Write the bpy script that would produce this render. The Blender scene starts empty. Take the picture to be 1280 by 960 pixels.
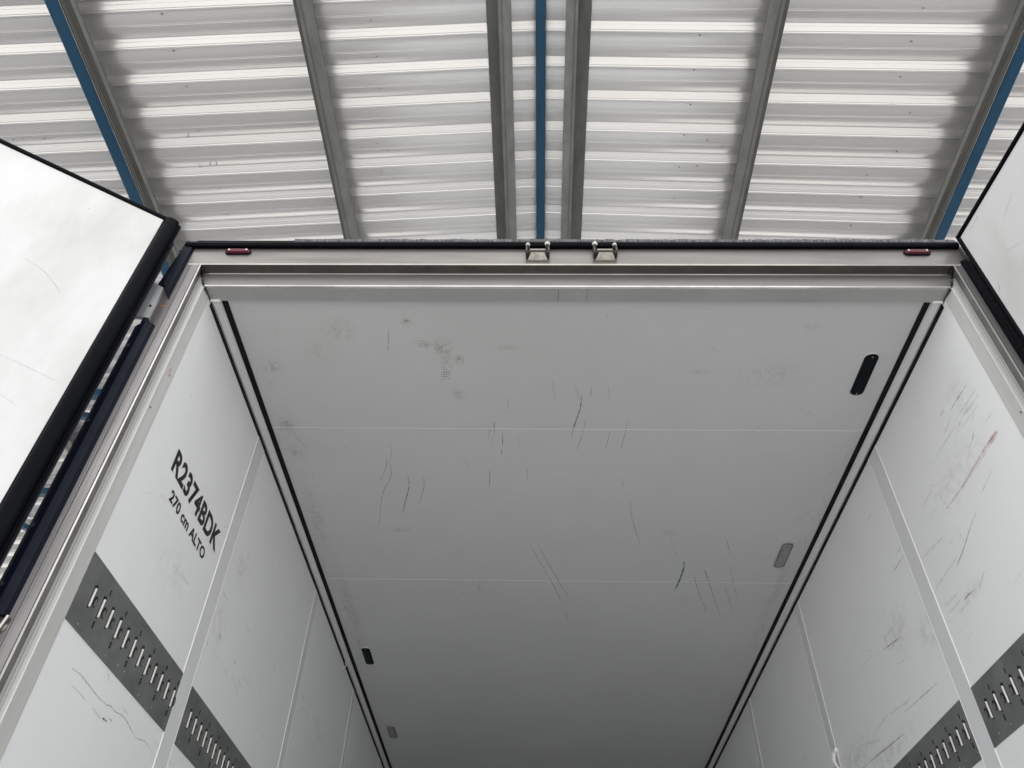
import bpy, math, random
from mathutils import Vector, Matrix
random.seed(7)
S = bpy.context.scene
COL = S.collection

# ------------------------------------------------------------------ camera
pitch, yaw, roll = 0.77154523, -0.03101597, 0.02643956
cp, sp = math.cos(pitch), math.sin(pitch)
F = Vector((math.sin(yaw)*cp, math.cos(yaw)*cp, sp))
r0 = Vector((math.cos(yaw), -math.sin(yaw), 0)); u0 = r0.cross(F)
R_ = r0*math.cos(roll) + u0*math.sin(roll); U_ = -r0*math.sin(roll) + u0*math.cos(roll)
cam_d = bpy.data.cameras.new('camera'); cam = bpy.data.objects.new('camera', cam_d); COL.objects.link(cam)
cam_d.sensor_width = 36; cam_d.lens = 36*980.3/1280; cam_d.clip_start = 0.05; cam_d.clip_end = 2000
m = Matrix.Identity(4)
for i in range(3):
    m[i][0] = R_[i]; m[i][1] = U_[i]; m[i][2] = -F[i]
m[0][3], m[1][3], m[2][3] = -0.1445, -1.6, 1.8
cam.matrix_world = m
S.camera = cam

# ------------------------------------------------------------------ world, sun, exposure
SUN_EL, SUN_AZ = math.radians(60), math.radians(25)      # azimuth from +Y towards +X: the sun stands in front of the trailer
w = bpy.data.worlds.new('World'); S.world = w; w.use_nodes = True
nt = w.node_tree; nt.nodes.clear()
sky = nt.nodes.new('ShaderNodeTexSky'); sky.sky_type = 'NISHITA'; sky.sun_disc = False
sky.sun_elevation = SUN_EL; sky.sun_rotation = SUN_AZ; sky.dust_density = 3.0; sky.air_density = 1.0; sky.ozone_density = 0.6
bg = nt.nodes.new('ShaderNodeBackground'); bg.inputs['Strength'].default_value = 0.15
out = nt.nodes.new('ShaderNodeOutputWorld')
tcw = nt.nodes.new('ShaderNodeTexCoord'); cln = nt.nodes.new('ShaderNodeTexNoise'); cln.inputs['Scale'].default_value = 2.2; cln.inputs['Detail'].default_value = 7
clm = nt.nodes.new('ShaderNodeMapRange'); clm.inputs[1].default_value = .3; clm.inputs[2].default_value = .55; clm.inputs[3].default_value = .55; clm.inputs[4].default_value = 1.
cmx = nt.nodes.new('ShaderNodeMix'); cmx.data_type = 'RGBA'; cmx.inputs[7].default_value = (7.25, 7.25, 7.25, 1)     # bright broken cloud
nt.links.new(tcw.outputs['Generated'], cln.inputs['Vector']); nt.links.new(cln.outputs[0], clm.inputs[0]); nt.links.new(clm.outputs[0], cmx.inputs[0])
nt.links.new(sky.outputs[0], cmx.inputs[6]); nt.links.new(cmx.outputs[2], bg.inputs[0])
nt.links.new(bg.outputs[0], out.inputs[0])
sun_d = bpy.data.lights.new('sun', 'SUN'); sun_d.energy = 4.0; sun_d.angle = math.radians(0.5); sun_d.color = (1, 0.95, 0.88)
sun = bpy.data.objects.new('sun', sun_d); COL.objects.link(sun)
sdir = Vector((math.sin(SUN_AZ)*math.cos(SUN_EL), math.cos(SUN_AZ)*math.cos(SUN_EL), math.sin(SUN_EL)))
sun.rotation_euler = sdir.to_track_quat('Z', 'Y').to_euler()
S.view_settings.view_transform = 'Standard'; S.view_settings.look = 'None'
S.view_settings.exposure = 0.95; S.view_settings.gamma = 1
S.render.engine = 'CYCLES'
S.cycles.max_bounces = 10; S.cycles.diffuse_bounces = 7; S.cycles.glossy_bounces = 5

# ------------------------------------------------------------------ measured marks (metres, on the ceiling: x,y; on the walls: y,z)
CEIL=[
  ([(-0.716, 0.879), (-0.715, 0.924), (-0.727, 0.977)],0.0019,0.50),
  ([(-0.74, 0.964), (-0.753, 1.032), (-0.787, 1.116)],0.0023,0.70),
  ([(-0.734, 0.984), (-0.732, 1.045), (-0.745, 1.108), (-0.784, 1.195), (-0.812, 1.308), (-0.845, 1.492)],0.0023,0.70),
  ([(-0.665, 1.075), (-0.665, 1.143), (-0.683, 1.223), (-0.706, 1.307), (-0.719, 1.369)],0.0034,0.90),
  ([(-0.597, 1.078), (-0.601, 1.149), (-0.617, 1.222), (-0.636, 1.283)],0.0023,0.70),
  ([(-0.224, 0.593), (-0.227, 0.65)],0.0019,0.70),
  ([(-0.284, 0.732), (-0.285, 0.799)],0.0029,0.80),
  ([(-0.3, 0.763), (-0.312, 0.843)],0.0019,0.60),
  ([(-0.25, 0.793), (-0.254, 0.874)],0.0025,0.90),
  ([(-0.258, 0.893), (-0.26, 0.935)],0.0019,0.80),
  ([(-0.31, 1.04), (-0.314, 1.11), (-0.32, 1.167)],0.0025,0.80),
  ([(-0.293, 0.818), (-0.298, 0.856)],0.0019,0.70),
  ([(0.056, 0.579), (0.052, 0.651), (0.036, 0.743), (0.024, 0.826)],0.0038,0.80),
  ([(0.091, 0.528), (0.088, 0.587)],0.0027,0.70),
  ([(0.077, 0.709), (0.071, 0.794), (0.051, 0.905)],0.0025,0.70),
  ([(0.179, 0.771), (0.175, 0.828), (0.168, 0.891)],0.0019,0.50),
  ([(0.242, 0.716), (0.239, 0.801), (0.231, 0.903)],0.0023,0.60),
  ([(0.152, 0.521), (0.166, 0.618)],0.0019,0.35),
  ([(-0.153, 1.016), (-0.152, 1.098)],0.0019,0.60),
  ([(-0.1, 1.617), (-0.052, 1.763), (0.009, 1.949), (0.066, 2.12)],0.0029,0.70),
  ([(-0.136, 1.613), (-0.072, 1.815), (-0.011, 2.006), (0.032, 2.162)],0.0029,0.60),
  ([(0.304, 1.242), (0.321, 1.372), (0.358, 1.509), (0.38, 1.592)],0.0025,0.50),
  ([(0.509, 1.506), (0.554, 1.65), (0.589, 1.751)],0.0023,0.35),
  ([(0.673, 1.854), (0.731, 2.047), (0.799, 2.239)],0.0027,0.50),
  ([(0.722, 1.814), (0.78, 1.99), (0.892, 2.315)],0.0029,0.50),
  ([(0.846, 1.96), (0.893, 2.102), (0.943, 2.251)],0.0025,0.40),
  ([(0.837, 1.772), (0.901, 1.987), (0.956, 2.145)],0.0025,0.40),
  ([(0.776, 1.537), (0.826, 1.683)],0.0023,0.50),
  ([(0.254, 1.099), (0.264, 1.149)],0.0027,0.50),
  ([(0.119, 0.194), (0.123, 0.169)],0.0019,0.40),
  ([(-0.643, 0.249), (-0.659, 0.356)],0.0029,0.30),
  ([(-0.191, 0.814), (-0.187, 0.877)],0.0019,0.35),
]
RW=[
  ("red",[(0.166, 3.332), (0.231, 3.337), (0.331, 3.332), (0.419, 3.328), (0.552, 3.331)],0.0105,0.35),
  ("red2",[(0.168, 3.323), (0.228, 3.327), (0.327, 3.321)],0.0045,0.40),
  ("cut",[(0.42, 3.224), (0.485, 3.207), (0.538, 3.188), (0.596, 3.171), (0.639, 3.16)],0.0021,0.80),
  ("x1",[(0.557, 3.401), (0.543, 3.332)],0.0015,0.30),
  ("x2",[(0.543, 3.26), (0.539, 3.195)],0.0015,0.30),
  ("d1",[(0.911, 3.415), (0.969, 3.413)],0.0030,0.40),
  ("d2",[(0.915, 3.38), (1.025, 3.38)],0.0037,0.35),
  ("d3",[(0.614, 3.064), (0.67, 3.063)],0.0030,0.50),
  ("d4",[(0.506, 3.071), (0.57, 3.046)],0.0023,0.30),
  ("d5",[(0.264, 3.401), (0.317, 3.39)],0.0023,0.30),
  ("d6",[(0.259, 3.268), (0.353, 3.251)],0.0030,0.25),
  ("d7",[(0.468, 3.386), (0.569, 3.38)],0.0030,0.20),
  ("e1",[(0.191, 3.546), (0.268, 3.549), (0.312, 3.549)],0.0045,0.25),
  ("e2",[(0.207, 3.475), (0.257, 3.482)],0.0030,0.30),
  ("e3",[(0.343, 3.577), (0.367, 3.575)],0.0030,0.30),
  ("e4",[(0.255, 3.414), (0.281, 3.398)],0.0030,0.25),
  ("e5",[(0.16, 3.334), (0.246, 3.337)],0.0135,0.30),
  ("f1",[(1.357, 2.909), (1.577, 2.924), (1.824, 2.941)],0.0045,0.45),
  ("f2",[(1.27, 3.247), (1.256, 3.176)],0.0030,0.60),
  ("f3",[(1.165, 3.181), (1.309, 3.206)],0.0030,0.60),
  ("f4",[(1.001, 2.944), (1.304, 2.964)],0.0030,0.25),
]
LW=[
  ("crack",[(0.196, 2.597), (0.24, 2.601), (0.274, 2.599), (0.317, 2.597), (0.361, 2.595), (0.412, 2.597), (0.43, 2.602), (0.468, 2.601), (0.5, 2.607), (0.539, 2.607), (0.576, 2.6), (0.617, 2.594), (0.647, 2.596), (0.686, 2.604), (0.729, 2.6), (0.777, 2.598)],0.0020,0.60),
  ("c2",[(0.219, 2.567), (0.264, 2.568), (0.306, 2.566)],0.0018,0.30),
  ("b1",[(0.417, 2.565), (0.443, 2.566)],0.0060,0.90),
  ("b2",[(0.358, 2.656), (0.37, 2.653), (0.373, 2.641)],0.0018,0.60),
  ("b3",[(0.45, 2.577), (0.467, 2.576)],0.0030,0.50),
  ("g1",[(0.898, 3.195), (0.977, 3.196)],0.0030,0.35),
  ("g2",[(1.179, 3.073), (1.19, 3.062)],0.0030,1.00),
  ("g3",[(1.114, 3.007), (1.142, 3.001)],0.0030,0.40),
  ("g4",[(0.974, 3.078), (0.999, 3.061)],0.0045,0.30),
  ("g5",[(2.212, 3.109), (2.237, 3.098)],0.0045,0.40),
  ("g6",[(1.677, 2.991), (1.726, 2.987)],0.0023,0.30),
  ("g7",[(1.683, 3.428), (1.753, 3.426)],0.0023,0.25),
  ("g8",[(2.128, 3.34), (2.191, 3.329)],0.0030,0.25),
  ("g9",[(0.879, 3.003), (0.915, 2.997)],0.0023,0.30),
]
SCREWS= [(-2.66, 0.44), (-2.66, 0.69), (-2.65, 0.95), (-2.67, 1.3), (-2.76, 1.34), (-2.75, 1.6), (-2.66, 1.58), (-2.61, 1.58), (-2.65, 1.8), (-2.65, 2.05), (-4.13, 1.37), (-4.05, 1.36), (-3.88, 1.36), (-1.24, 0.49), (-1.23, 0.74), (-1.24, 0.97), (-1.25, 1.21), (-1.54, 1.42), (-1.32, 1.4), (-1.24, 1.46), (-1.32, 1.65), (-1.23, 1.7), (-1.23, 1.96), (-1.23, 2.22), (1.01, 0.6), (1.01, 0.84), (1.02, 1.1), (1.01, 1.34), (1.19, 1.38), (1.31, 1.44), (1.01, 1.61), (1.15, 1.6), (1.01, 1.89), (-0.13, 1.4), (-0.28, 1.64), (2.46, 0.43), (2.46, 0.65), (2.47, 0.9), (2.47, 1.1), (2.63, 1.17), (2.41, 1.36), (2.48, 1.36), (2.64, 1.48), (2.48, 1.68), (2.49, 1.88), (2.49, 2.15)]


# ------------------------------------------------------------------ materials
def mat(name, col, rough=.5, metal=0., spec=None, var=0., vscale=(3, 3, 3), bump=0., bscale=(40, 40, 40), col2=None, detail=6, rvar=0., coat=0., vlo=.35, vhi=.65, rot=None):
    M = bpy.data.materials.new(name); M.use_nodes = True
    t = M.node_tree; b = t.nodes['Principled BSDF']
    b.inputs['Base Color'].default_value = (*col, 1); b.inputs['Roughness'].default_value = rough; b.inputs['Metallic'].default_value = metal
    if spec is not None: b.inputs['Specular IOR Level'].default_value = spec
    if coat: b.inputs['Coat Weight'].default_value = coat; b.inputs['Coat Roughness'].default_value = .08
    tc = t.nodes.new('ShaderNodeTexCoord')
    if var or rvar or col2:
        mp = t.nodes.new('ShaderNodeMapping'); mp.inputs['Scale'].default_value = vscale
        if rot: mp.inputs['Rotation'].default_value = rot
        n = t.nodes.new('ShaderNodeTexNoise'); n.inputs['Scale'].default_value = 1; n.inputs['Detail'].default_value = detail; n.inputs['Roughness'].default_value = .62
        t.links.new(tc.outputs['Object'], mp.inputs[0]); t.links.new(mp.outputs[0], n.inputs['Vector'])
        r = t.nodes.new('ShaderNodeMapRange'); r.inputs[1].default_value = vlo; r.inputs[2].default_value = vhi
        t.links.new(n.outputs[0], r.inputs[0])
        mx = t.nodes.new('ShaderNodeMix'); mx.data_type = 'RGBA'
        mx.inputs[6].default_value = (*col, 1)
        c2 = col2 if col2 else tuple(c*(1-var) for c in col)
        mx.inputs[7].default_value = (*c2, 1)
        t.links.new(r.outputs[0], mx.inputs[0]); t.links.new(mx.outputs[2], b.inputs['Base Color'])
        if rvar:
            rr = t.nodes.new('ShaderNodeMapRange'); rr.inputs[3].default_value = rough-rvar; rr.inputs[4].default_value = rough+rvar
            rr.inputs[1].default_value = .3; rr.inputs[2].default_value = .7
            t.links.new(n.outputs[0], rr.inputs[0]); t.links.new(rr.outputs[0], b.inputs['Roughness'])
    if bump:
        mp2 = t.nodes.new('ShaderNodeMapping'); mp2.inputs['Scale'].default_value = bscale
        n2 = t.nodes.new('ShaderNodeTexNoise'); n2.inputs['Scale'].default_value = 1; n2.inputs['Detail'].default_value = 5
        t.links.new(tc.outputs['Object'], mp2.inputs[0]); t.links.new(mp2.outputs[0], n2.inputs['Vector'])
        bp = t.nodes.new('ShaderNodeBump'); bp.inputs['Strength'].default_value = bump; bp.inputs['Distance'].default_value = .004
        t.links.new(n2.outputs[0], bp.inputs['Height']); t.links.new(bp.outputs[0], b.inputs['Normal'])
    return M

def smudges(M, blobs, col=(.2, .19, .17), nscale=60):
    """adds soft rubbed-in dirt marks at given places (object coordinates) to a material"""
    t = M.node_tree; b = t.nodes['Principled BSDF']
    tc = t.nodes.new('ShaderNodeTexCoord')
    acc = None
    for (c, rad, k) in blobs:
        mp = t.nodes.new('ShaderNodeVectorMath'); mp.operation = 'SUBTRACT'; mp.inputs[1].default_value = c
        t.links.new(tc.outputs['Object'], mp.inputs[0])
        sc = t.nodes.new('ShaderNodeVectorMath'); sc.operation = 'DIVIDE'; sc.inputs[1].default_value = rad
        t.links.new(mp.outputs[0], sc.inputs[0])
        ln = t.nodes.new('ShaderNodeVectorMath'); ln.operation = 'LENGTH'; t.links.new(sc.outputs[0], ln.inputs[0])
        mr = t.nodes.new('ShaderNodeMapRange'); mr.interpolation_type = 'SMOOTHSTEP'
        mr.inputs[1].default_value = 1; mr.inputs[2].default_value = 0; mr.inputs[3].default_value = 0; mr.inputs[4].default_value = k
        t.links.new(ln.outputs['Value'], mr.inputs[0])
        if acc is None: acc = mr.outputs[0]
        else:
            a = t.nodes.new('ShaderNodeMath'); a.operation = 'MAXIMUM'; t.links.new(acc, a.inputs[0]); t.links.new(mr.outputs[0], a.inputs[1]); acc = a.outputs[0]
    n = t.nodes.new('ShaderNodeTexNoise'); n.inputs['Scale'].default_value = nscale; n.inputs['Detail'].default_value = 6; n.inputs['Roughness'].default_value = .7
    t.links.new(tc.outputs['Object'], n.inputs['Vector'])
    nr = t.nodes.new('ShaderNodeMapRange'); nr.inputs[1].default_value = .42; nr.inputs[2].default_value = .64; t.links.new(n.outputs[0], nr.inputs[0])
    mu = t.nodes.new('ShaderNodeMath'); mu.operation = 'MULTIPLY'; t.links.new(acc, mu.inputs[0]); t.links.new(nr.outputs[0], mu.inputs[1])
    mx = t.nodes.new('ShaderNodeMix'); mx.data_type = 'RGBA'
    t.links.new(mu.outputs[0], mx.inputs[0])
    src = b.inputs['Base Color'].links[0].from_socket if b.inputs['Base Color'].links else None
    if src: t.links.new(src, mx.inputs[6])
    else: mx.inputs[6].default_value = b.inputs['Base Color'].default_value
    mx.inputs[7].default_value = (*col, 1); t.links.new(mx.outputs[2], b.inputs['Base Color'])

def scuff_mat(name, col, alpha):
    M = bpy.data.materials.new(name); M.use_nodes = True; t = M.node_tree; b = t.nodes['Principled BSDF']
    b.inputs['Base Color'].default_value = (*col, 1); b.inputs['Roughness'].default_value = .6
    tc = t.nodes.new('ShaderNodeTexCoord'); n = t.nodes.new('ShaderNodeTexNoise'); n.inputs['Scale'].default_value = 55; n.inputs['Detail'].default_value = 5
    t.links.new(tc.outputs['Object'], n.inputs['Vector'])
    r = t.nodes.new('ShaderNodeMapRange'); r.inputs[1].default_value = .36; r.inputs[2].default_value = .6; r.inputs[3].default_value = alpha*.3; r.inputs[4].default_value = alpha
    t.links.new(n.outputs[0], r.inputs[0]); t.links.new(r.outputs[0], b.inputs['Alpha'])
    return M

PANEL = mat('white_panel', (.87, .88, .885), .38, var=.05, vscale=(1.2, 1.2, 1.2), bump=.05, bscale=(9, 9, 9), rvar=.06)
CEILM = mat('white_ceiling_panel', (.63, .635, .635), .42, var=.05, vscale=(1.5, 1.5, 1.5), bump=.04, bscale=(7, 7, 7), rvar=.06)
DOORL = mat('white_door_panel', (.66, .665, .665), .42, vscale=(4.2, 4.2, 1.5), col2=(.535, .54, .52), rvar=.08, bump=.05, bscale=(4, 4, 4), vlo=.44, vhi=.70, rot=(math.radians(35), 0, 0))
STRIP = mat('joint_strip_paint', (.73, .74, .75), .42, var=.04)
EDGE = mat('white_sealant', (.93, .93, .92), .5)
STEEL = mat('brushed_stainless', (.25, .235, .22), .36, .6, var=.28, vscale=(2.0, 2.0, 14), bump=.10, bscale=(6, 6, 260), rvar=.1)
STEELV = mat('brushed_stainless_upright', (.26, .245, .245), .30, .8, var=.25, vscale=(14, 14, 1.6), bump=.10, bscale=(160, 160, 3), rvar=.1)
EDGEST = mat('bright_steel_edge', (.66, .64, .61), .22, .8, var=.3, vscale=(5, 5, 5))  # lighter than the frame steel; edge highlights are put into this colour
ALU = mat('satin_aluminium', (.66, .66, .64), .42, .35, var=.12, vscale=(18, 18, 1.4), bump=.06, bscale=(120, 120, 3))
ALUH = mat('satin_aluminium_header', (.27, .26, .257), .4, .6, var=.15, vscale=(2, 20, 20), bump=.06, bscale=(3, 120, 120))
SOFF = mat('grey_header_soffit', (.40, .41, .40), .5, .1, var=.12, vscale=(4, 4, 4))
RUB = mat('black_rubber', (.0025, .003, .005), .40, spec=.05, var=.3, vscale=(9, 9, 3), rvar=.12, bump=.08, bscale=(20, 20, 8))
PLAS = mat('black_plastic', (.004, .006, .016), .5, spec=.16, var=.3, vscale=(8, 8, 8), rvar=.1)
JOINT = mat('black_joint', (.004, .004, .004), .6, spec=.2)
WORN = mat('worn_gutter', (.03, .03, .032), .6, vscale=(190, 20, 20), col2=(.20, .20, .21), vlo=.40, vhi=.68, bump=.3, bscale=(200, 20, 20))
COVE = mat('cove_strip_paint', (.72, .72, .73), .35)
RAIL = mat('dark_galvanised_rail', (.135, .145, .142), .5, .3, vscale=(9, 9, 9), col2=(.20, .21, .205), bump=.06, rvar=.08)
TAB = mat('bright_slot_lip', (.86, .85, .80), .3, .25)
HOLE = mat('dark_hole', (.012, .013, .013), .7)
GALV = mat('galvanised_steel', (.27, .275, .26), .5, .4, vscale=(9, 3, 9), col2=(.19, .195, .185), bump=.08, bscale=(60, 14, 60), rvar=.1)
GALV2 = mat('galvanised_flange', (.17, .175, .165), .5, .4, vscale=(9, 3, 9), col2=(.13, .135, .125), rvar=.1)
GALVD = mat('dark_galvanised', (.085, .082, .075), .45, .4, vscale=(9, 3, 9), col2=(.12, .118, .11), rvar=.1)
BLUE = mat('blue_paint', (.004, .052, .115), .4, vscale=(5, 2, 5), col2=(.010, .065, .135), rvar=.08)
SHEET = mat('white_roof_sheet', (.84, .84, .84), .24, .62, vscale=(.3, 2.0, 1), col2=(.78, .78, .775), detail=2)
SCREW = mat('screw_head', (.16, .15, .14), .5, .5)
REDL = mat('red_lens', (.09, .003, .012), .25, spec=.3)
CHROME = mat('polished_keeper_steel', (.42, .41, .385), .2, .9)
CREAM = mat('bright_catch_plate', (.84, .80, .70), .3, .4, var=.35, vscale=(60, 60, 60))
DSTEEL = mat('dull_dark_steel', (.07, .065, .06), .35, .7)
HINGE = mat('zinc_hinge', (.36, .37, .38), .45, .45, var=.2, vscale=(12, 12, 12), bump=.05)
LENSG = mat('clear_lamp_lens', (.30, .31, .29), .25, vscale=(60, 60, 60), col2=(.22, .23, .22))
LENSB = mat('dark_lamp_lens', (.004, .006, .009), .3, spec=.08)
INK = mat('black_ink', (.012, .012, .014), .5)
CONC = mat('concrete_ground', (.36, .355, .35), .85, vscale=(.4, .4, .4), col2=(.31, .305, .30), bump=.2, bscale=(12, 12, 12))
FLOOR = mat('grey_trailer_floor', (.74, .74, .74), .5, vscale=(3, 3, 3), col2=(.66, .66, .66))
SC = [scuff_mat('scuff_%s' % n, (.035, .035, .04), a) for n, a in (('faint', .3), ('light', .5), ('mid', .75), ('strong', 1.))]
PINK = scuff_mat('pink_scuff', (.55, .12, .14), .7)
RUBM = scuff_mat('rubbed_dirt', (.18, .175, .17), .13)
SRED = scuff_mat('red_scuff', (.50, .22, .24), .33); SGREEN = scuff_mat('green_scuff', (.035, .24, .20), .8)

cz = 3.859
smudges(CEILM, [((-.458, .33, cz), (.05, .06, .3), .75), ((-.45, .40, cz), (.035, .10, .3), .5), ((-.402, .391, cz), (.025, .04, .3), .9), ((-.523, .312, cz), (.05, .03, .3), .7),
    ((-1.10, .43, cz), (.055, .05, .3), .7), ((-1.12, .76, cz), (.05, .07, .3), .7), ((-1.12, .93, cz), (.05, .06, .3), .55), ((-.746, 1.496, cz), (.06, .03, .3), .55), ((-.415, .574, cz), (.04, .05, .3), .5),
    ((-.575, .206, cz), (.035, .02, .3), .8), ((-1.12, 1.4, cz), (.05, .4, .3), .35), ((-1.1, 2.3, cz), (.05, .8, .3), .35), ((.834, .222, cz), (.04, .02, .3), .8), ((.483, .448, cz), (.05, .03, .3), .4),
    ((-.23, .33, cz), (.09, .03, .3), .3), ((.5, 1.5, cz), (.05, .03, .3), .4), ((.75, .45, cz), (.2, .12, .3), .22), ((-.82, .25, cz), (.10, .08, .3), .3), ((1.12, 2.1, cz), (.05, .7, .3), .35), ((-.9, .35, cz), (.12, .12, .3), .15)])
smudges(PANEL, [((-1.23, 1.0, 3.35), (.3, .16, .12), .22), ((-1.23, .95, 3.1), (.3, .10, .12), .25), ((-1.23, .5, 3.05), (.3, .25, .14), .15), ((1.23, .42, 3.38), (.3, .3, .12), .2),
    ((1.23, 1.15, 3.2), (.3, .14, .12), .3), ((1.23, .95, 3.1), (.3, .12, .1), .3), ((1.23, 1.9, 3.0), (.3, .4, .1), .35), ((1.23, .62, 3.06), (.3, .16, .05), .25), ((1.23, 1.5, 2.9), (.3, .4, .06), .3), ((1.23, .25, 3.55), (.3, .12, .12), .2)], nscale=26)

# ------------------------------------------------------------------ mesh helpers
class MB:
    def __init__(s): s.v = []; s.f = []; s.mi = []; s.ms = []
    def mid(s, m):
        if m not in s.ms: s.ms.append(m)
        return s.ms.index(m)
    def add(s, vs, fs, m):
        o = len(s.v); s.v += [tuple(v) for v in vs]; k = s.mid(m)
        for f in fs: s.f.append([o+i for i in f]); s.mi.append(k)
        return s
    def box(s, x0, x1, y0, y1, z0, z1, m, fn=None, bev=0.):
        if x0 > x1: x0, x1 = x1, x0
        if bev:      # chamfer the four edges along the longest axis
            d = (x1-x0, y1-y0, z1-z0); ax = d.index(max(d))
            lim = [(x0, x1), (y0, y1), (z0, z1)]; a, b = [i for i in range(3) if i != ax]
            (a0, a1), (b0, b1) = lim[a], lim[b]
            prof = [(a0+bev, b0), (a1-bev, b0), (a1, b0+bev), (a1, b1-bev), (a1-bev, b1), (a0+bev, b1), (a0, b1-bev), (a0, b0+bev)]
            vs = []
            for e in lim[ax]:
                for p in prof:
                    q = [0, 0, 0]; q[ax] = e; q[a] = p[0]; q[b] = p[1]; vs.append(q)
            if fn: vs = [fn(*q) for q in vs]
            n = 8
            return s.add(vs, [[i, (i+1) % n, n+(i+1) % n, n+i] for i in range(n)]+[list(range(n))[::-1], list(range(n, 2*n))], m)
        vs = [(x, y, z) for x in (x0, x1) for y in (y0, y1) for z in (z0, z1)]
        if fn: vs = [fn(*q) for q in vs]
        return s.add(vs, [[0, 1, 3, 2], [4, 6, 7, 5], [0, 4, 5, 1], [2, 3, 7, 6], [0, 2, 6, 4], [1, 5, 7, 3]], m)
    def extr(s, prof, e0, e1, place, mats, closed=True):
        """profile [(a,b)..] swept from e0 to e1; place(a,b,e)->xyz; mats one material per side or one"""
        n = len(prof); vs = [place(a, b, e0) for a, b in prof]+[place(a, b, e1) for a, b in prof]
        o = len(s.v); s.v += [tuple(v) for v in vs]
        for i in range(n if closed else n-1):
            j = (i+1) % n; k = mats[i % len(mats)] if isinstance(mats, (list, tuple)) else mats
            s.f.append([o+i, o+j, o+n+j, o+n+i]); s.mi.append(s.mid(k))
        if closed:
            k = s.mid(mats[0] if isinstance(mats, (list, tuple)) else mats)
            s.f.append([o+i for i in range(n)][::-1]); s.mi.append(k); s.f.append([o+n+i for i in range(n)]); s.mi.append(k)
        return s
    def cyl(s, c, axis, r, h, m, n=16):
        c = Vector(c); a = Vector(axis).normalized(); t = a.orthogonal().normalized(); b = a.cross(t); vs = []
        for e in (0, h):
            for i in range(n):
                g = 2*math.pi*i/n; vs.append(c+a*e+t*(r*math.cos(g))+b*(r*math.sin(g)))
        return s.add(vs, [[i, (i+1) % n, n+(i+1) % n, n+i] for i in range(n)]+[list(range(n))[::-1], list(range(n, 2*n))], m)
    def bar(s, p, q, wd, ht, m):
        p, q = Vector(p), Vector(q); d = (q-p).normalized(); sd = d.cross(Vector((0, 0, 1))).normalized(); up = sd.cross(d)
        vs = [e+sd*(a*wd/2)+up*(b*ht/2) for e in (p, q) for a, b in ((-1, -1), (1, -1), (1, 1), (-1, 1))]
        return s.add(vs, [[0, 1, 5, 4], [1, 2, 6, 5], [2, 3, 7, 6], [3, 0, 4, 7], [3, 2, 1, 0], [4, 5, 6, 7]], m)
    def ribbon(s, pts, wd, fn, m):
        """thin tapering mark along pts in a plane; fn(a,b)->xyz just proud of it"""
        P = []
        for i in range(len(pts)-1):      # smooth a little
            for k in range(4):
                t = k/4
                p0 = pts[max(i-1, 0)]; p1 = pts[i]; p2 = pts[i+1]; p3 = pts[min(i+2, len(pts)-1)]
                P.append(tuple(.5*((2*p1[j])+(-p0[j]+p2[j])*t+(2*p0[j]-5*p1[j]+4*p2[j]-p3[j])*t*t+(-p0[j]+3*p1[j]-3*p2[j]+p3[j])*t**3) for j in (0, 1)))
        P.append(pts[-1]); n = len(P); vs = []
        for i, p in enumerate(P):
            a = P[max(i-1, 0)]; b = P[min(i+1, n-1)]; dx, dy = b[0]-a[0], b[1]-a[1]; L = math.hypot(dx, dy) or 1
            k = wd/2*(.3+.7*math.sin(math.pi*(i+.5)/(n)))*random.uniform(.75, 1.2)
            vs += [fn(p[0]-dy/L*k, p[1]+dx/L*k), fn(p[0]+dy/L*k, p[1]-dx/L*k)]
        return s.add(vs, [[2*i, 2*i+1, 2*i+3, 2*i+2] for i in range(n-1)], m)
    def build(s, name, parent=None, smooth=False, label=None):
        me = bpy.data.meshes.new(name); me.from_pydata(s.v, [], s.f)
        for m in s.ms: me.materials.append(m)
        me.polygons.foreach_set('material_index', s.mi)
        if smooth: me.polygons.foreach_set('use_smooth', [True]*len(s.f))
        me.update()
        import bmesh
        bm = bmesh.new(); bm.from_mesh(me); bmesh.ops.recalc_face_normals(bm, faces=bm.faces); bm.to_mesh(me); bm.free()
        o = bpy.data.objects.new(name, me); COL.objects.link(o)
        if parent: o.parent = parent
        if label: o['label'] = label
        return o

def thing(name, label, cat):
    o = bpy.data.objects.new(name, None); COL.objects.link(o); o['label'] = label; o['category'] = cat; return o
def dup(o, loc=None, parent=None, label=None):
    c = o.copy(); COL.objects.link(c); c.parent = parent if parent else o.parent
    if loc is not None: c.location = loc
    if label: c['label'] = label
    elif 'label' in c: del c['label']
    for ch in list(o.children):
        d = ch.copy(); COL.objects.link(d); d.parent = c
    return c

# ------------------------------------------------------------------ ground
g = MB(); N = 40
g.add([(-400, -400, 0), (400, -400, 0), (400, 400, 0), (-400, 400, 0)], [[0, 1, 2, 3]], CONC)
go = g.build('ground'); go['kind'] = 'structure'

# ------------------------------------------------------------------ the canopy over the yard
can = thing('steel_canopy', 'open canopy of white ribbed sheets on grey and blue beams above the trailer', 'canopy')
RIDGE = -0.09; SL = .070; ZR = 7.40; YAW = math.radians(-.7)
cY, sY = math.cos(YAW), math.sin(YAW)
def rz(x): return ZR-SL*abs(x-RIDGE)
def W(x, y, z): return (x*cY-y*sY, x*sY+y*cY, z)         # the canopy stands very slightly askew to the trailer
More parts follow.
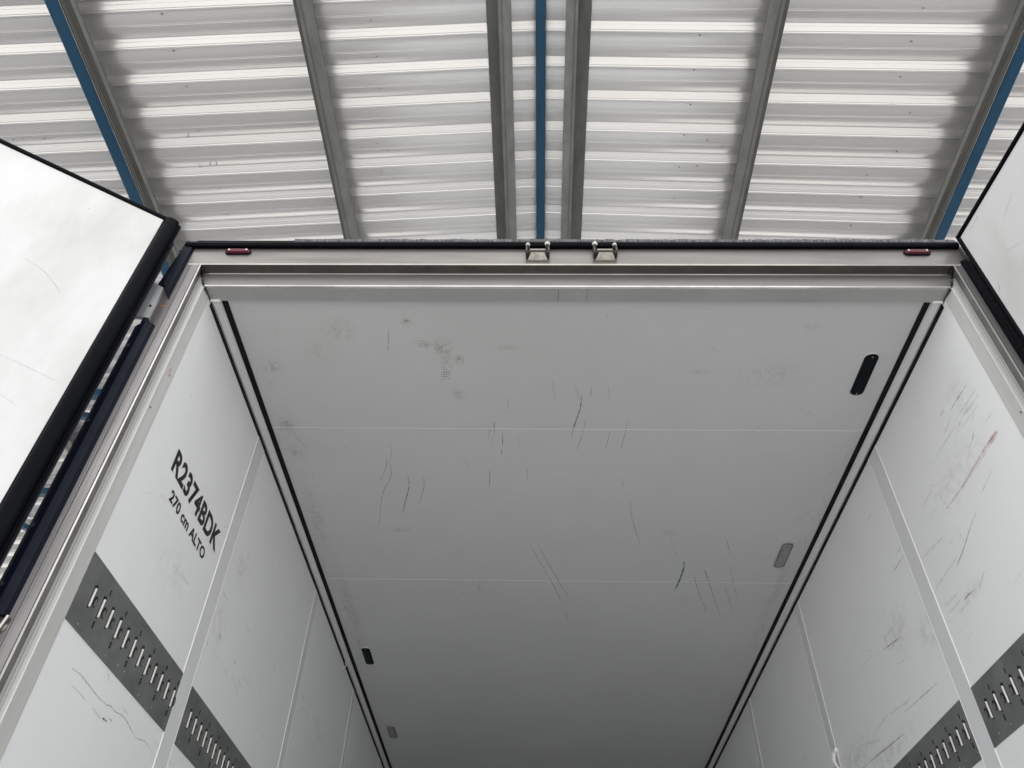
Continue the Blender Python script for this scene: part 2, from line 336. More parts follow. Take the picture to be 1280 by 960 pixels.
# one rib period of the sheet along y (period .25 m): narrow cavity pressed up, wide pan with a downward bulge added to grade its shade, with a stiffening bead
PER = .2475; Y0 = .592
pan = [(.0, .0), (.003, -.0012), (.018, -.0112), (.0195, -.0113), (.0215, -.0135), (.045, -.0290), (.0475, -.0288), (.0495, -.0272), (.0555, -.0325), (.0600, -.0330), (.0635, -.0318), (.071, .0)]
for k in range(1, 10): pan.append((.071+.078*k/9, -.018*math.sin(math.pi*.5*k/9)**.85))
pan += [(.151, -.0184), (.154, -.0197), (.160, -.0197), (.163, -.0184)]
for k in range(1, 9): pan.append((.164+.0825*k/8, -.018*math.cos(math.pi*.5*k/8)))
prof = []
ns, ne = -5, 60
for i in range(ns, ne):
    for (a, b) in pan: prof.append((Y0-.056+i*PER+a, b))
for side, (xa, xb) in enumerate(((-16, RIDGE), (RIDGE, 16))):
    mb = MB(); xs = [xa+(xb-xa)*k/20 for k in range(21)]
    # sheets dip a little near the ridge fixings
    for p, q in zip(xs[:-1], xs[1:]):
        o = len(mb.v); n = len(prof)
        for x in (p, q):
            for (y, dz) in prof: mb.v.append(W(x, y, rz(x)+dz))
        k = mb.mid(SHEET)
        for i in range(n-1): mb.f.append([o+i, o+i+1, o+n+i+1, o+n+i]); mb.mi.append(k)
    # skin on the top side so the roof has thickness
    o = len(mb.v); ya, yb = prof[0][0], prof[-1][0]
    for x in (xa, xb):
        for y in (ya, yb): mb.v.append(W(x, y, rz(x)+.05))
    mb.f.append([o, o+1, o+3, o+2]); mb.mi.append(k)
    # self drilling screws
    for (sx, sy) in SCREWS:
        z = 7.3; xx = -.1445+(sx+.1445)*(rz(sx)-1.8)/5.5; yy = -1.6+(sy+1.6)*(rz(sx)-1.8)/5.5
        if (xx < RIDGE) == (side == 0):
            mb.cyl((xx, yy, rz(xx)-.022), (.3, -1, -1), .0026, .014, SCREW, 8); mb.cyl((xx, yy, rz(xx)-.017), (0, 0, 1), .0045, .004, SCREW, 10)
    mb.build('roof_sheet', can, smooth=False)
YA, YB = Y0-.05+ns*PER-.1, Y0+ne*PER
def purlin(x0, x1, xo, dark=False):
    """Z section: lower flange x0..x1, upper flange from the web to xo"""
    b = MB(); s = 1 if xo > x1 else -1
    xw = x1 if s > 0 else x0; xl = x0 if s > 0 else x1
    zt = rz((x0+x1)/2)-.041; zb = zt-.125; t = .0025
    def fn(x, y, z): return W(x, y, z)
    b.box(min(xw, xl), max(xw, xl), YA, YB, zb, zb+t, GALVD if dark else GALV, fn)
    if dark: b.box(min(xl, xl+(xw-xl)*.26), max(xl, xl+(xw-xl)*.26), YA, YB, zb-.004, zb-.0002, GALV, fn); b.box(xw-.004, xw+.001, YA, YB, zb-.003, zb-.0002, EDGEST, fn)
    b.box(xw-t/2, xw+t/2, YA, YB, zb+t, zt-t, GALV2, fn)
    b.box(min(xw, xo), max(xw, xo), YA, YB, zt-t, zt, GALV2, fn)
    b.box(xl-t/2, xl+t/2, YA, YB, zb+t, zb+.02, GALV2, fn)
    # rolled grooves along the flange
    xm = xl+(xw-xl)*.72; b.box(xm-.003, xm+.003, YA, YB, zb-.003, zb-.0002, GALV2, fn)
    xm = xl+(xw-xl)*.86; b.box(xm-.002, xm+.002, YA, YB, zb-.002, zb-.0002, GALV, fn)
    for i in range(ns, ne):
        y = Y0+.10+i*PER; p = W((xw+xo)/2, y, zt-t-.006); b.cyl(p, (0, 0, 1), .006, .006, SCREW, 8)
    b.build('purlin', can)
def fx(x, z=None):      # position read on the 7.3 m plane carried to a lower or higher part of the roof
    z = z if z else rz(x)-.13
    return -.1445+(x+.1445)*(z-1.8)/5.5
purlin(fx(-1.722), fx(-1.615), fx(-1.745, 7.28)); purlin(fx(1.430), fx(1.535), fx(1.562, 7.28))
purlin(fx(-.372), fx(-.285), fx(-.452, 7.37)); purlin(fx(.085), fx(.165), fx(.255, 7.37))
purlin(-3.180, -3.080, -3.20, True); purlin(2.925, 3.024, 3.05, True)
purlin(-5.0, -4.9, -5.05); purlin(4.9, 5.0, 5.05)
for (x0, x1, zt) in ((-3.280, -3.186, 7.10), (3.030, 3.118, 7.10)):
    b = MB(); b.box(x0, x1, YA, YB, zt-.08, zt-.001, BLUE, W, bev=.006); b.build('blue_beam', can)
b = MB(); b.box(fx(-.118, 7.28), fx(-.052, 7.28), YA, YB, 7.28, 7.33, BLUE, W, bev=.004); b.build('ridge_beam', can)
for y in (3.76, 5.33, 8.5, 12.0):
    b = MB(); b.box(-15.9, 15.9, y-.04, y+.04, 6.86-.6*0, 6.94, BLUE, W, bev=.005); b.build('cross_beam', can)
for (p, q) in (((-4.2, 3.80, 6.89), (-4.75, 4.6, 6.89)), ((-5.3, 6.9, 6.88), (-6.6, 5.4, 6.88)), ((-4.7, 5.3, 6.88), (-6.9, 7.3, 6.88)), ((-3.9, 4.3, 6.9), (-5.4, 3.8, 6.9))):
    b = MB(); b.bar(W(*p), W(*q), .06, .06, BLUE); b.build('diagonal_brace', can)
for x in (-15.6, -6.6, 6.6, 15.6):
    for y in (-.3, 5.33, 12.0):
        b = MB(); b.box(x-.09, x+.09, y-.09, y+.09, 0, rz(x)-.02, BLUE, W, bev=.01); b.box(x-.2, x+.2, y-.2, y+.2, .0, .02, GALV, W); b.build('column', can)

# ------------------------------------------------------------------ the trailer
T = thing('box_trailer', 'white insulated box trailer seen through its open rear doors, with steel door frame', 'trailer')
L = 13.4; ZF = 1.16; XW = 1.23; ZC = 3.859
# ceiling with thin joints and scuffs
b = MB()
seams = [.773, 1.944, 3.115, 4.286, 5.46, 6.63, 7.80, 8.97, 10.14, 11.31, 12.48]
ys = [.100]+seams+[L]
for i in range(len(ys)-1):
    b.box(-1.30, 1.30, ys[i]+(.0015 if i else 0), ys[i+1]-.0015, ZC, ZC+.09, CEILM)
for i_, y in enumerate(seams): b.box(-1.2, 1.2, y-.0010, y+.0010, ZC-.0006, ZC+.05, EDGE if i_ < 2 else CEILM)
def onc(a, c): return (a, c, ZC-.0005)
for pts, wd, al in CEIL: b.ribbon(pts, wd*.95, onc, SC[min(3, int(al*4))])
b.ribbon([(.611, 1.745), (.618, 1.80), (.617, 1.88), (.612, 1.95), (.606, 2.02)], .010, lambda a, c: (a, c, ZC-.0007), SGREEN)
for i in range(4):
    for j in range(4):
        if (i+j) % 5: x, y = -.473+i*.009, .452+j*.011; b.add([onc(x, y), onc(x+.004, y), onc(x+.004, y+.006), onc(x, y+.006)], [[0, 1, 2, 3]], SC[2])
for k in range(46):    # small short scuffs scattered over the panels
    x, y = random.uniform(-1.1, 1.1), random.uniform(.15, 3.2); a = random.uniform(-.6, .6); l = random.uniform(.01, .05)
    b.ribbon([(x, y), (x+l*math.sin(a), y+l*math.cos(a))], random.uniform(.001, .003), onc, SC[0])
for k in range(60):
    x, y = random.choice([(-1.12, random.uniform(.4, 2.8)), (random.uniform(-1.0, 1.0), random.uniform(.15, 2.6)), (1.13, random.uniform(.8, 2.8))])
    x += random.gauss(0, .02); a = random.gauss(.1, .35); l = random.uniform(.03, .12)
    b.ribbon([(x, y), (x+l*.5*math.sin(a)+.001, y+l*.5*math.cos(a)), (x+l*math.sin(a), y+l*math.cos(a))], random.uniform(.003, .011), lambda a_, c_, q=k: (a_, c_, ZC-.0003-.000004*q), RUBM)
b.build('ceiling_panel', T)
# side walls
for s, marks in ((-1, LW), (1, RW)):
    b = MB(); b.box(s*XW, s*1.30, .082, L, ZF, ZC, PANEL)
    # upper skin closing the side to the roof
    def onw(y, z, s=s): return (s*(XW-.0006), y, z)
    for nm, pts, wd, al in marks:
        b.ribbon(pts, wd, onw, SRED if nm in ('red', 'red2', 'e5') else SC[min(3, int(al*4))])
    for k in range(40):
        y, z = random.uniform(.12, 3.4), random.uniform(2.9, 3.75); a = random.uniform(-1, 1)*.5; l = random.uniform(.008, .05)
        b.ribbon([(y, z), (y+l*math.cos(a), z+l*math.sin(a))], random.uniform(.001, .0035), onw, SC[0])
    for k in range(46 if s > 0 else 22):
        cy, czz = random.choice([(1.15, 3.2), (1.0, 3.05), (.45, 3.38), (1.55, 2.93), (.62, 3.06), (.3, 3.5), (2.6, 3.2)] if s > 0 else [(1.0, 3.3), (.45, 3.1), (1.3, 3.05), (2.4, 3.3), (.5, 2.57)])
        y, z = random.gauss(cy, .16), random.gauss(czz, .05); a = random.gauss(0, .10); l = random.uniform(.04, .20)
        y = max(y, .12)
        b.ribbon([(y, z), (y+l*.5*math.cos(a), z+l*.5*math.sin(a)+random.gauss(0, .0008)), (y+l*math.cos(a), z+l*math.sin(a))], random.uniform(.0025, .011), lambda a_, c_, q=k, s=s: (s*(XW-.0004-.000003*q), a_, c_), RUBM)
    b.build('side_wall', T, label='white wall panel with black lettering' if s < 0 else 'white wall panel with reddish scuffs')
b = MB(); b.box(-1.23, 1.23, L-.08, L-.002, ZF, ZC-.002, PANEL); b.build('front_wall', T)
b = MB(); b.box(-1.30, 1.30, .0, L, ZF-.15, ZF, FLOOR); b.build('trailer_floor', T)
# joint strips
SEAM = {-1: [(.789, .877), (1.988, 2.064), (3.20, 3.27)], 1: [(.820, .905), (2.055, 2.135), (3.262, 3.338)]}
for s in (-1, 1):
    lst = SEAM[s]+[(SEAM[s][-1][0]+1.2*k, SEAM[s][-1][1]+1.2*k) for k in range(1, 9)]
    for (a, c) in lst:
        b = MB(); X0 = s*XW; X1 = s*(XW-.0014)
        b.box(s*(XW+.001), X1, a, c, ZF+.01, 3.828, STRIP)
        for e in (a, c): b.box(s*(XW+.001), s*(XW-.0021), e-.0011, e+.0011, ZF+.01, 3.828, EDGE)
        b.build('joint_strip', T)
# lashing rails between the joint strips
for s in (-1, 1):
    ed = [.084]; lst = SEAM[s]+[(SEAM[s][-1][0]+1.2, SEAM[s][-1][1]+1.2)]
    bays = []; st = .084
    for (a, c) in lst: bays.append((st, a)); st = c
    for bi, (y0, y1) in enumerate(bays):
        b = MB(); xs = s*(XW-.002)
        b.box(s*(XW+.001), xs, y0+.001, y1-.001, 2.668, 2.848, RAIL)
        off = .096 if s < 0 else .041
        k0 = math.ceil((y0+.014-off)/.0555); k1 = math.floor((y1-.018-off)/.0555)
        for k in range(k0, k1+1):
            y = off+k*.0555
            # slot: dark opening, its pressed lip with caught light put into the colour, and the round locking hole beside it
            b.box(s*(XW-.0016), s*(XW-.0024), y-.0065, y+.0015, 2.729, 2.790, HOLE)
            b.box(s*(XW-.0018), s*(XW-.0070), y-.0024, y+.0016, 2.734, 2.782, TAB, bev=.001)
            b.cyl((s*(XW-.0016), y+.004, 2.789), (-s, 0, 0), .0055, .0012, HOLE, 10)
            n = 12; o = [(s*(XW-.0030), y+.021+.0115*math.cos(2*math.pi*i/n), 2.757+.0155*math.sin(2*math.pi*i/n)) for i in range(n)]
            b.add(o, [list(range(n))], HOLE)
            o = [(s*(XW-.0036), y+.0235+.0070*math.cos(2*math.pi*i/n), 2.7545+.0105*math.sin(2*math.pi*i/n)) for i in range(n)]
            b.add(o, [list(range(n))], RAIL)
            if k % 2 == 0:
                b.box(s*(XW-.0020), s*(XW-.0045), y-.006, y-.002, 2.704, 2.721, HOLE)
                b.box(s*(XW-.0020), s*(XW-.0045), y+.012, y+.016, 2.802, 2.816, HOLE, bev=.001)
            if random.random() < .5:
                yy = y+random.uniform(-.02, .02); b.cyl((s*(XW-.0018), yy, random.uniform(2.68, 2.70)), (-s, 0, 0), .0015, .0006, TAB, 6)
        b.build('lashing_rail', T)
# cove strips with their black joint lines
for s in (-1, 1):
    b = MB(); y0 = .100
    def pl(a, c, e, s=s): return (s*a, e, c)
    b.extr([(XW+.001, 3.823), (XW-.003, 3.823), (XW-.003, 3.843), (1.212, ZC-.003), (1.179, ZC-.003), (1.179, ZC+.001), (XW+.001, ZC+.001)], y0+.006, L-.09, pl, JOINT)
    b.build('black_joint_line', T)
    b = MB(); b.extr([(XW-.002, 3.841), (XW-.010, 3.838), (1.203, 3.847), (1.199, 3.8555), (1.215, 3.8585), (XW-.002, 3.8585)], y0, L-.085, pl, COVE)
    b.box(s*1.234, s*1.196, .094, .101, 3.836, 3.860, EDGE, bev=.002)
    b.build('cove_strip', T)
# ceiling lamps
def lamp(x, y, dark, label):
    def caps(rw, hl, z):
        out = []
        for i in range(16):
            a = math.pi*i/15; out.append((rw*math.cos(a), (hl-rw*.8)+rw*.8*math.sin(a), z))
        for i in range(16):
            a = math.pi+math.pi*i/15; out.append((rw*math.cos(a), -(hl-rw*.8)+rw*.8*math.sin(a), z))
        return out
    b = MB(); A = caps(.0275, .110, 0); B = caps(.0262, .1085, -.004); n = len(A)
    b.add(A+B, [[i, (i+1) % n, n+(i+1) % n, n+i] for i in range(n)]+[list(range(n, 2*n))], SOFF if not dark else COVE)
    o = b.build('ceiling_lamp', T, label=label); o.location = (x, y, ZC-.0003)
    b = MB(); A = caps(.0255 if dark else .0225, .1065 if dark else .100, -.0042); B = caps(.0235 if dark else .019, .104 if dark else .094, -.008)
    b.add(A+B, [[i, (i+1) % n, n+(i+1) % n, n+i] for i in range(n)]+[list(range(n, 2*n))], LENSB if dark else LENSG)
    if dark:
        for e in (-1, 1): b.cyl((0, e*.094, -.0095), (0, 0, 1), .003, .003, HINGE, 8)
    else:
        b.add(caps(.0252, .106, -.00425), [list(range(n))], HOLE)
    b.build('lens', o)
lamp(1.083, .455, True, 'black oval lamp in the ceiling near the door'); lamp(1.076, 1.682, False, 'clear grey lamp, right side')
lamp(-1.088, 2.815, True, 'black lamp, left side'); lamp(-1.090, 4.00, False, 'clear grey lamp, left side')
# cable hook on the left wall, cable end on the right wall
b = MB()
pp = [(-1.228, 2.86, 3.838), (-1.216, 2.85, 3.82), (-1.208, 2.825, 3.80), (-1.213, 2.81, 3.78), (-1.224, 2.806, 3.775)]
for p, q in zip(pp[:-1], pp[1:]): b.cyl(p, Vector(q)-Vector(p), .0035, (Vector(q)-Vector(p)).length, EDGE, 8)
b.build('cable_hook', T)
b = MB()
pp = [(1.222, 2.075, 3.085), (1.214, 2.062, 3.07), (1.206, 2.055, 3.045), (1.21, 2.045, 3.02), (1.224, 2.04, 3.0)]
for i, (p, q) in enumerate(zip(pp[:-1], pp[1:])): b.cyl(p, Vector(q)-Vector(p), .009-.0015*i, (Vector(q)-Vector(p)).length, EDGE, 8)
b.box(1.2295, 1.215, 2.04, 2.085, 3.082, 3.096, EDGE, bev=.003)
b.build('cable_end', T)

# ---- lettering on the left wall
def text(body, y, z, length, cap, name, weight):
    cu = bpy.data.curves.new(name, 'FONT'); cu.body = body; cu.size = 1; cu.offset = weight; cu.resolution_u = 6; cu.extrude = 0; cu.space_character = 1.04
    to = bpy.data.objects.new('tmp_text', cu); COL.objects.link(to)
    dg = bpy.context.evaluated_depsgraph_get(); me = bpy.data.meshes.new_from_object(to.evaluated_get(dg))
    bpy.data.objects.remove(to)
    xs = [v.co.x for v in me.vertices]; yy = [v.co.y for v in me.vertices]
    x0, x1, y0, y1 = min(xs), max(xs), min(yy), max(yy)
    for v in me.vertices:
        u = (v.co.x-x0)/(x1-x0); q = (v.co.y-y0)/(y1-y0); v.co = (-XW+.0008, y+u*length, z+q*cap)
    me.name = name; me.materials.clear(); me.materials.append(INK)
    o = bpy.data.objects.new(name, me); COL.objects.link(o); o.parent = T; return o
text('R2374BDK', .268, 3.251, .470, .082, 'lettering', .035)
text('270 cm ALTO', .322, 3.178, .345, .040, 'lettering', .034)

# ---- rear frame
ZT = 4.050
def hd(a, c, e): return (e, a, c)        # profile (y,z) swept along x
b = MB()
b.extr([(.0, 3.918), (.003, 3.9142), (.037, 3.9165), (.10, 3.9165), (.10, ZT-.002), (.0, ZT-.002)], -1.300, 1.300, hd, [EDGEST, GALVD, STEEL, STEEL, STEEL, STEEL])  # rebate face in a darker metal: its recess shade is in the colour
b.extr([(-.0018, 3.9165), (.001, 3.9125), (.004, 3.9165)], -1.256, 1.256, hd, EDGEST)
b.build('header_frame', T)
b = MB()
b.extr([(.0365, 3.9160), (.0365, 3.9105), (.038, 3.909), (.0385, 3.852), (.0368, 3.849), (.0385, 3.8448), (.045, 3.8425), (.0995, 3.8425), (.0995, 3.9160)], -1, 1, lambda a, c, e: (e*(1.2345+(c-3.8425)*.40), a, c), [EDGEST, EDGEST, ALUH, EDGEST, EDGEST, EDGEST, SOFF, SOFF, SOFF])
for (xa, xb, z) in ((-.05, -.047, 3.8415), (.045, .0475, 3.8415)): b.box(xa, xa+.0012, .046, .099, 3.8421, 3.8424, DSTEEL)
b.build('header_step', T)
for s in (-1, 1):
    def pp_(a, c, e, s=s): return (s*a, c, e)     # profile (x,y) swept along z
    b = MB()
    b.extr([(1.2545, .0035), (1.2585, .0), (1.336, .0), (1.336, .09), (1.2640, .09), (1.2640, .037)], ZF-.1, 3.912, pp_, [EDGEST if s < 0 else STEELV, STEELV, STEELV, STEELV, GALV2, GALV2])  # bright left edge and dark groove wall: highlight and recess shade in the colours
    b.extr([(1.2535, .0015), (1.256, -.0018), (1.2605, -.0006), (1.2605, .003)], ZF, 3.912, pp_, EDGEST if s < 0 else STEELV)  # left bead lighter than the right: edge glint put into its colour
    # upper corner where post and header meet (mitred sheet laid over)
    b.box(s*1.3005, s*1.336, .0, .09, 3.9125, ZT-.03, STEELV)
    b.box(s*1.2872, s*1.2885, -.0006, .001, ZF, 3.905, HOLE)
    b.build('door_post', T)
    b = MB()
    b.extr([(1.2635, .0372), (1.2635, .0365), (1.2352, .0365), (1.2342, .0372), (1.2285, .080), (1.2285, .0835), (1.2635, .0835)], 0, 1, lambda a, c, e, s=s: (s*a, c, ZF if e == 0 else 3.8400+max(0, a-1.2345)*2.45), [ALU])
    b.extr([(1.2560, .0366), (1.2560, .0362), (1.2552, .0362), (1.2552, .0366)], ZF, 3.84, pp_, GALV2)
    b.extr([(1.2475, .0366), (1.2475, .0362), (1.2470, .0362), (1.2470, .0366)], ZF, 3.84, pp_, GALV2)
    b.build('door_jamb', T)
    # black sealant in the corner between jamb and header
    b = MB()
    def mi(t, y, w, s=s): return [(s*(1.2345+.0285*t-w), y, 3.8415+.0685*t+w*.3), (s*(1.2345+.0285*t+w), y, 3.8415+.0685*t-w*.3)]
    q = []
    for t in (0, .25, .5, .75, .98): q += mi(t, .0355, .0022+.0008*math.sin(9*t))
    b.add(q, [[2*i, 2*i+1, 2*i+3, 2*i+2] for i in range(4)], HOLE)
    b.box(s*1.2335, s*1.2280, .040, .099, 3.835, 3.8418, DSTEEL)
    for k in range(3): b.cyl((s*(1.240+.007*k), .030, 3.856+.018*k), (0, 1, 0), .0045, .006, GALV2 if k % 2 else DSTEEL, 8)
    b.cyl((s*1.254, .012, 3.9120), (0, 1, 0), .007, .02, DSTEEL, 8)
    b.build('corner_sealant', T)
    b = MB(); b.cyl((s*1.2335, .046, 3.302), (-s, 0, 0), .0035, .003, CHROME, 10); b.build('rivet', T)
# gutter over the header
b = MB()
b.extr([(.0, 4.0005), (-.006, 3.998), (-.014, 4.000), (-.018, 4.010), (-.014, 4.024), (.0, 4.026)], -1.332, 1.300, hd, RUB)
b.build('rubber_gutter', T)
b = MB()
xs_ = [-1.30+2.598*i/260 for i in range(261)]; ztop = [4.041+random.uniform(-.002, .003) for _ in xs_]
for i in range(34, 260):
    x0, x1 = xs_[i], xs_[i+1]; za, zb = ztop[i], ztop[i+1]
    b.add([(x0, -.010, 4.0265), (x1, -.010, 4.0265), (x1, -.012, zb), (x0, -.012, za), (x0, .02, za), (x1, .02, zb)], [[0, 1, 2, 3], [3, 2, 5, 4]], WORN)
b.add([(-1.30, -.010, 4.0265), (1.298, -.010, 4.0265), (1.298, .02, 4.0265), (-1.30, .02, 4.0265)], [[0, 1, 2, 3]], WORN)
b.box(-1.30, -.961, -.009, .02, 4.0266, 4.036, RUB)
b.build('worn_gutter_edge', T)
# roof and outer skin
b = MB(); b.box(-1.30, 1.30, .101, L, ZC+.0905, ZC+.14, PANEL); b.build('roof_skin', T)
# marker lights
def stadium(cx_, cz_, hw, hh, y):
    out = []
    for i in range(9):
        a = -math.pi/2+math.pi*i/8; out.append((cx_+hw-hh+hh*math.cos(a), y, cz_+hh*math.sin(a)))
    for i in range(9):
        a = math.pi/2+math.pi*i/8; out.append((cx_-hw+hh+hh*math.cos(a), y, cz_+hh*math.sin(a)))
    return out
for cx_ in (-1.1435, 1.1555):
    b = MB(); A = stadium(cx_, 3.979, .0455, .0135, -.0004); B = stadium(cx_, 3.979, .0445, .0125, -.006); n = len(A)
    b.add(A+B, [[i, (i+1) % n, n+(i+1) % n, n+i] for i in range(n)]+[list(range(n, 2*n))], PLAS); o = b.build('marker_light', T)
    b = MB(); A = stadium(cx_, 3.979, .042, .0105, -.0062); B = stadium(cx_, 3.979, .036, .007, -.012)
    b.add(A+B, [[i, (i+1) % n, n+(i+1) % n, n+i] for i in range(n)]+[list(range(n, 2*n))], REDL)
    b.build('red_lens', o)
    for e in (-1, 1):
        b = MB(); b.cyl((cx_+e*.030, -.0125, 3.981), (0, 1, 0), .0036, .004, EDGEST, 10); b.build('screw', o)
# cam keepers
for cx_, f in ((-.119, 1), (.108, -1)):
    b = MB()
    b.box(cx_-.038, cx_+.038, -.004, -.0006, 3.948, 4.000, DSTEEL)
    for e in (-1, 1):
        prf = [(-.004, 3.948), (-.026, 3.945), (-.032, 3.952), (-.031, 3.970), (-.022, 3.992), (-.014, 4.000), (-.004, 3.996)]
        x0, x1 = cx_+e*.040, cx_+e*.034
        b.extr(prf, min(x0, x1), max(x0, x1), hd, [DSTEEL])
    b.extr([(-.002, 3.9425), (-.030, 3.9425), (-.034, 3.9465), (-.029, 3.950), (-.002, 3.950)], cx_-.037, cx_+.037, hd, DSTEEL)
    # bright tilted catch plate underneath
    b.add([(cx_-.022, -.0305, 3.9420), (cx_+.022, -.0305, 3.9420), (cx_+.034, -.002, 3.9345), (cx_-.034, -.002, 3.9345)], [[0, 1, 2, 3]], CREAM)
    b.extr([(-.013, 3.978), (-.016, 3.981), (-.013, 3.984)], cx_-.026, cx_+.026, hd, CHROME)
    for q, rr in ((f, .0090), (-f, .0072)):
        b.cyl((cx_+q*.033, -.004, 3.998+.006*(q == f)), (0, -1, -.15), rr, .019, CHROME, 14)
        b.cyl((cx_+q*.033, -.023, 3.995+.006*(q == f)), (0, -1, -.15), rr*.7, .005, CHROME, 14)
    b.build('lock_keeper', T)
# black covers on the left post
def prism(poly, y0, y1, m, b=None, ins=.0):
    b = b or MB(); n = len(poly); cx_ = sum(p[0] for p in poly)/n; cz_ = sum(p[1] for p in poly)/n
    vs = [(x, y1, z) for x, z in poly]+[(x, y0+.0, z) for x, z in poly]
    return b.add(vs, [[i, (i+1) % n, n+(i+1) % n, n+i] for i in range(n)]+[list(range(n))[::-1], list(range(n, 2*n))], m)
b = MB()
up = [(-1.337, 4.046), (-1.343, 4.010), (-1.363, 3.800), (-1.337, 3.782)]
prism(up, -.002, .012, PLAS, b)
b.extr([(0, 0)], 0, 0, hd, PLAS, closed=False) if False else None
vs = [(-1.336, 0, 4.046), (-1.336, 0, 3.782), (-1.304, -.001, 3.727), (-1.302, -.001, 4.010), (-1.336, -.012, 4.03), (-1.337, -.016, 3.80), (-1.308, -.016, 3.742), (-1.306, -.010, 4.0)]
b.add(vs, [[0, 1, 5, 4], [1, 2, 6, 5], [2, 3, 7, 6], [3, 0, 4, 7], [4, 5, 6, 7]], PLAS)
for (x, z) in ((-1.3475, 3.985), (-1.351, 3.855)): b.cyl((x, -.0035, z), (0, 1, 0), .005, .003, HOLE, 10)
b.build('corner_cover', T)
b = MB()
def cov(a, c, e): return (-a, c, e)
b.extr([(1.303, -.001), (1.308, -.012), (1.330, -.016), (1.352, -.008), (1.3655, .0), (1.3655, .012), (1.303, .012)], 2.625, 3.60, cov, PLAS)
b.add([(-1.303, -.001, 3.60), (-1.330, -.016, 3.60), (-1.3655, 0, 3.60), (-1.333, 0, 3.625), (-1.345, .0, 3.60)], [[0, 1, 3], [1, 2, 3]], PLAS)
for z in (3.50, 3.20, 2.86, 2.70): b.cyl((-1.349, -.013, z), (0, 1, 0), .006, .01, HOLE, 10)
b.build('post_cover', T)
b = MB()
b.extr([(1.303, -.001), (1.308, -.012), (1.345, -.014), (1.3655, .0), (1.3655, .012), (1.303, .012)], 1.4, 3.3, lambda a, c, e: (a, c, e), PLAS)
b.build('post_cover', T)
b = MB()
b.extr([(1.280, -.0005), (1.284, -.009), (1.295, -.012), (1.303, -.008), (1.303, -.0005)], ZF, 3.93, lambda a, c, e: (a, c, e), RUB)  # added dark strip standing in for the dark reflection on the post
b.build('post_reflection_strip', T)
for q_ in ([(.052, 3.462), (.056, 3.455), (.060, 3.440)], [(.054, 3.470), (.060, 3.462)], [(.062, 3.452), (.066, 3.444)], [(.064, 3.585), (.069, 3.578)]):
    b = MB(); b.ribbon(q_, .004, lambda a, c: (-1.2336+(a-.037)*.0062/.043+.0012, a, c), PINK); b.build('pink_scuff', T)
# rust run below the upper left hinge
b = MB(); b.ribbon([(-1.326, 3.70), (-1.31, 3.695), (-1.300, 3.69)], .006, lambda a, c: (a, -.0006, c), scuff_mat('rust', (.35, .14, .04), .9)); b.build('rust_stain', T)

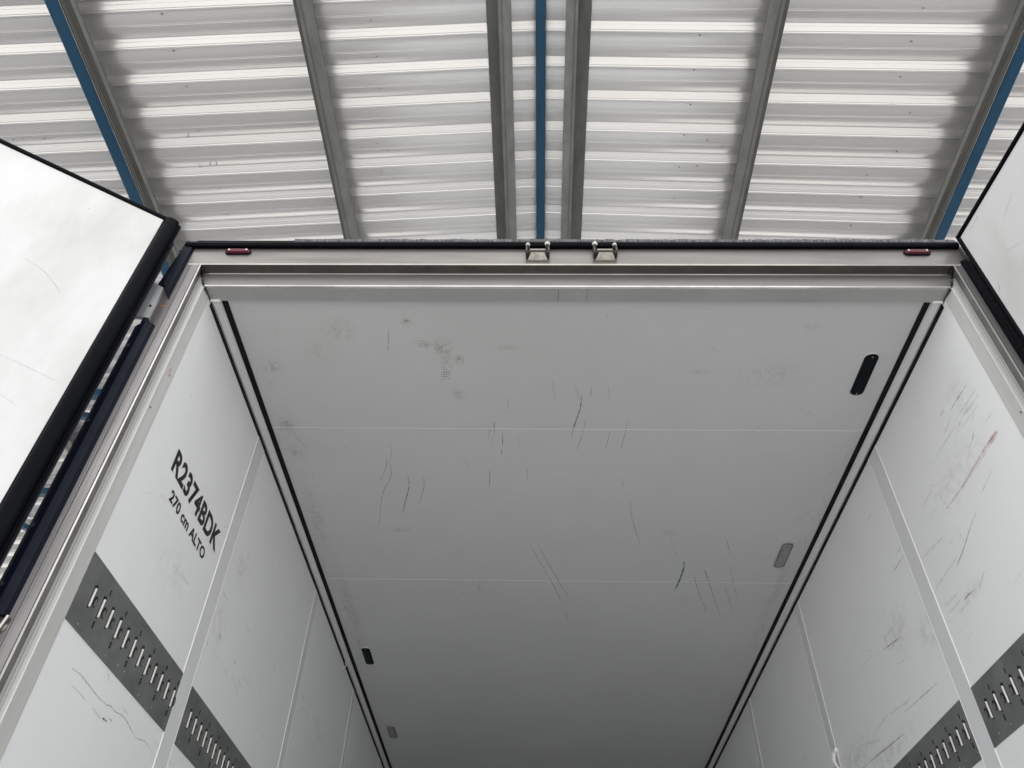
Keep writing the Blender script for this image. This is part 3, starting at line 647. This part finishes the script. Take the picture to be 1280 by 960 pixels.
# ---- doors
def door(px, py, ang, side, label, ztop):
    """inner face plane through (px,py) running away at ang; side = +1 when the body lies to the left of the running direction"""
    a = math.radians(ang); d = Vector((math.cos(a), math.sin(a), 0)); n = Vector((-d.y, d.x, 0))*side      # n points to the outer skin
    P = Vector((px, py, 0))
    def fn(s, t, z): v = P+d*s+n*t; return (v.x, v.y, z)
    Wd = 1.215
    b = MB()
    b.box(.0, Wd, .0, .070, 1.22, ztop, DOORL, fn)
    # seam and scratches
    on = lambda s, z: fn(s, -.0006, z)
    if side < 0:
        b.ribbon([(.03, 3.25), (.12, 3.262), (.24, 3.268), (.40, 3.262)], .0022, on, SC[0])
        b.ribbon([(.14, 3.55), (.2, 3.60), (.27, 3.62)], .003, on, SC[0])
        b.ribbon([(.2, 3.93), (.205, 3.93)], .003, on, SC[2])
    else:
        b.ribbon([(.012, 3.72), (.03, 3.75)], .003, on, SC[1]); b.ribbon([(.04, 3.995), (.10, 4.0)], .004, on, SC[0])
    for k in range(14):
        s0, z0 = random.uniform(.05, .9), random.uniform(3.0, 3.98); l = random.uniform(.02, .09); g_ = random.uniform(-.5, .9)
        b.ribbon([(s0, z0), (s0+l*math.cos(g_), z0+l*math.sin(g_))], random.uniform(.001, .003), on, SC[0])
    o = b.build('door', T, label=label)
    # perimeter seal
    b = MB(); e = .058 if side < 0 else .016
    bulge = [(-.0, -.001)]+[(-.004-.044*(.5-.5*math.cos(math.pi*k/12)), -.001-.014*math.sin(math.pi*k/12)**.8) for k in range(1, 12)]+[(-.048, -.002), (-.050, .004), (-.054, .003), (-e, .008), (-e, .030), (-.0, .030)] if side < 0 else [(.0, -.002), (-.006, -.006), (-.013, -.005), (-e, .002), (-e, .030), (.0, .030)]
    b.extr(bulge, 1.20, ztop+(.013 if side < 0 else .016), lambda p, q, z: fn(p, q, z), RUB)
    b.extr([(0, -.002), (.005, -.006), (.015, -.006), (.018, .002), (.018, .03), (0, .03)], -.01, Wd+.01, lambda p, q, s: fn(s, q, ztop+p), RUB)
    b.extr([(0, -.002), (.012, -.010), (.03, -.006), (.03, .03), (0, .03)], 1.20, ztop, lambda p, q, z: fn(Wd+p, q, z), RUB)
    b.extr([(0, -.002), (-.02, -.010), (-.03, -.006), (-.03, .03), (0, .03)], -.01, Wd+.01, lambda p, q, s: fn(s, q, 1.22+p), RUB)
    b.build('door_seal', o)
    # outer leaf and its hinge-side edge profile
    b = MB(); b.box(-e+.004, Wd+.02, .0705, .085, 1.18, ztop+.012, PANEL, fn)
    b.box(-e-.004, -.001, .031, .070, 1.2, ztop-.05, PLAS, fn); b.build('outer_leaf', o)
    return o, fn
dl, fL = door(-1.39, -.095, -146.1, -1, 'near-white left door swung wide open', 4.034)
dr, fR = door(1.303, -.035, -84.4, 1, 'right door open beside the post', 4.022)
# left hinges: folded strap from post to door
def hinge(z0, z1):
    b = MB()
    pts = [(-1.333, -.001), (-1.3345, -.006), (-1.352, -.010), (-1.388, -.013), (-1.42, -.030), (-1.42, -.022), (-1.388, -.001), (-1.333, .004)]
    n = len(pts)
    lo = [(x, y, z0) for x, y in pts]; hi = [(x, y, z1+(.03 if i in (3, 4, 5, 6) else 0)) for i, (x, y) in enumerate(pts)]
    b.add(lo+hi, [[i, (i+1) % n, n+(i+1) % n, n+i] for i in range(n)]+[list(range(n))[::-1], list(range(n, 2*n))], HINGE)
    b.cyl((-1.345, -.0105, (z0+z1)/2-.02), (0, 1, 0), .004, .003, PLAS, 10)
    b.cyl((-1.345, .006, z0-.014), (0, 0, 1), .012, .013, PLAS, 12)
    b.add([(-1.333, -.001, z0), (-1.308, -.001, z0-.045), (-1.308, -.003, z0-.045), (-1.333, -.006, z0)], [[0, 1, 2, 3]], HINGE)
    b.build('hinge', T)
hinge(3.632, 3.780); hinge(2.47, 2.60)
b = MB(); b.cyl((-1.306, -.008, 2.590), (.2, 0, 1), .004, .035, CHROME, 10); b.cyl((-1.306, -.004, 2.60), (0, 1, 0), .012, .006, CHROME, 12); b.build('hinge_bolt', T)
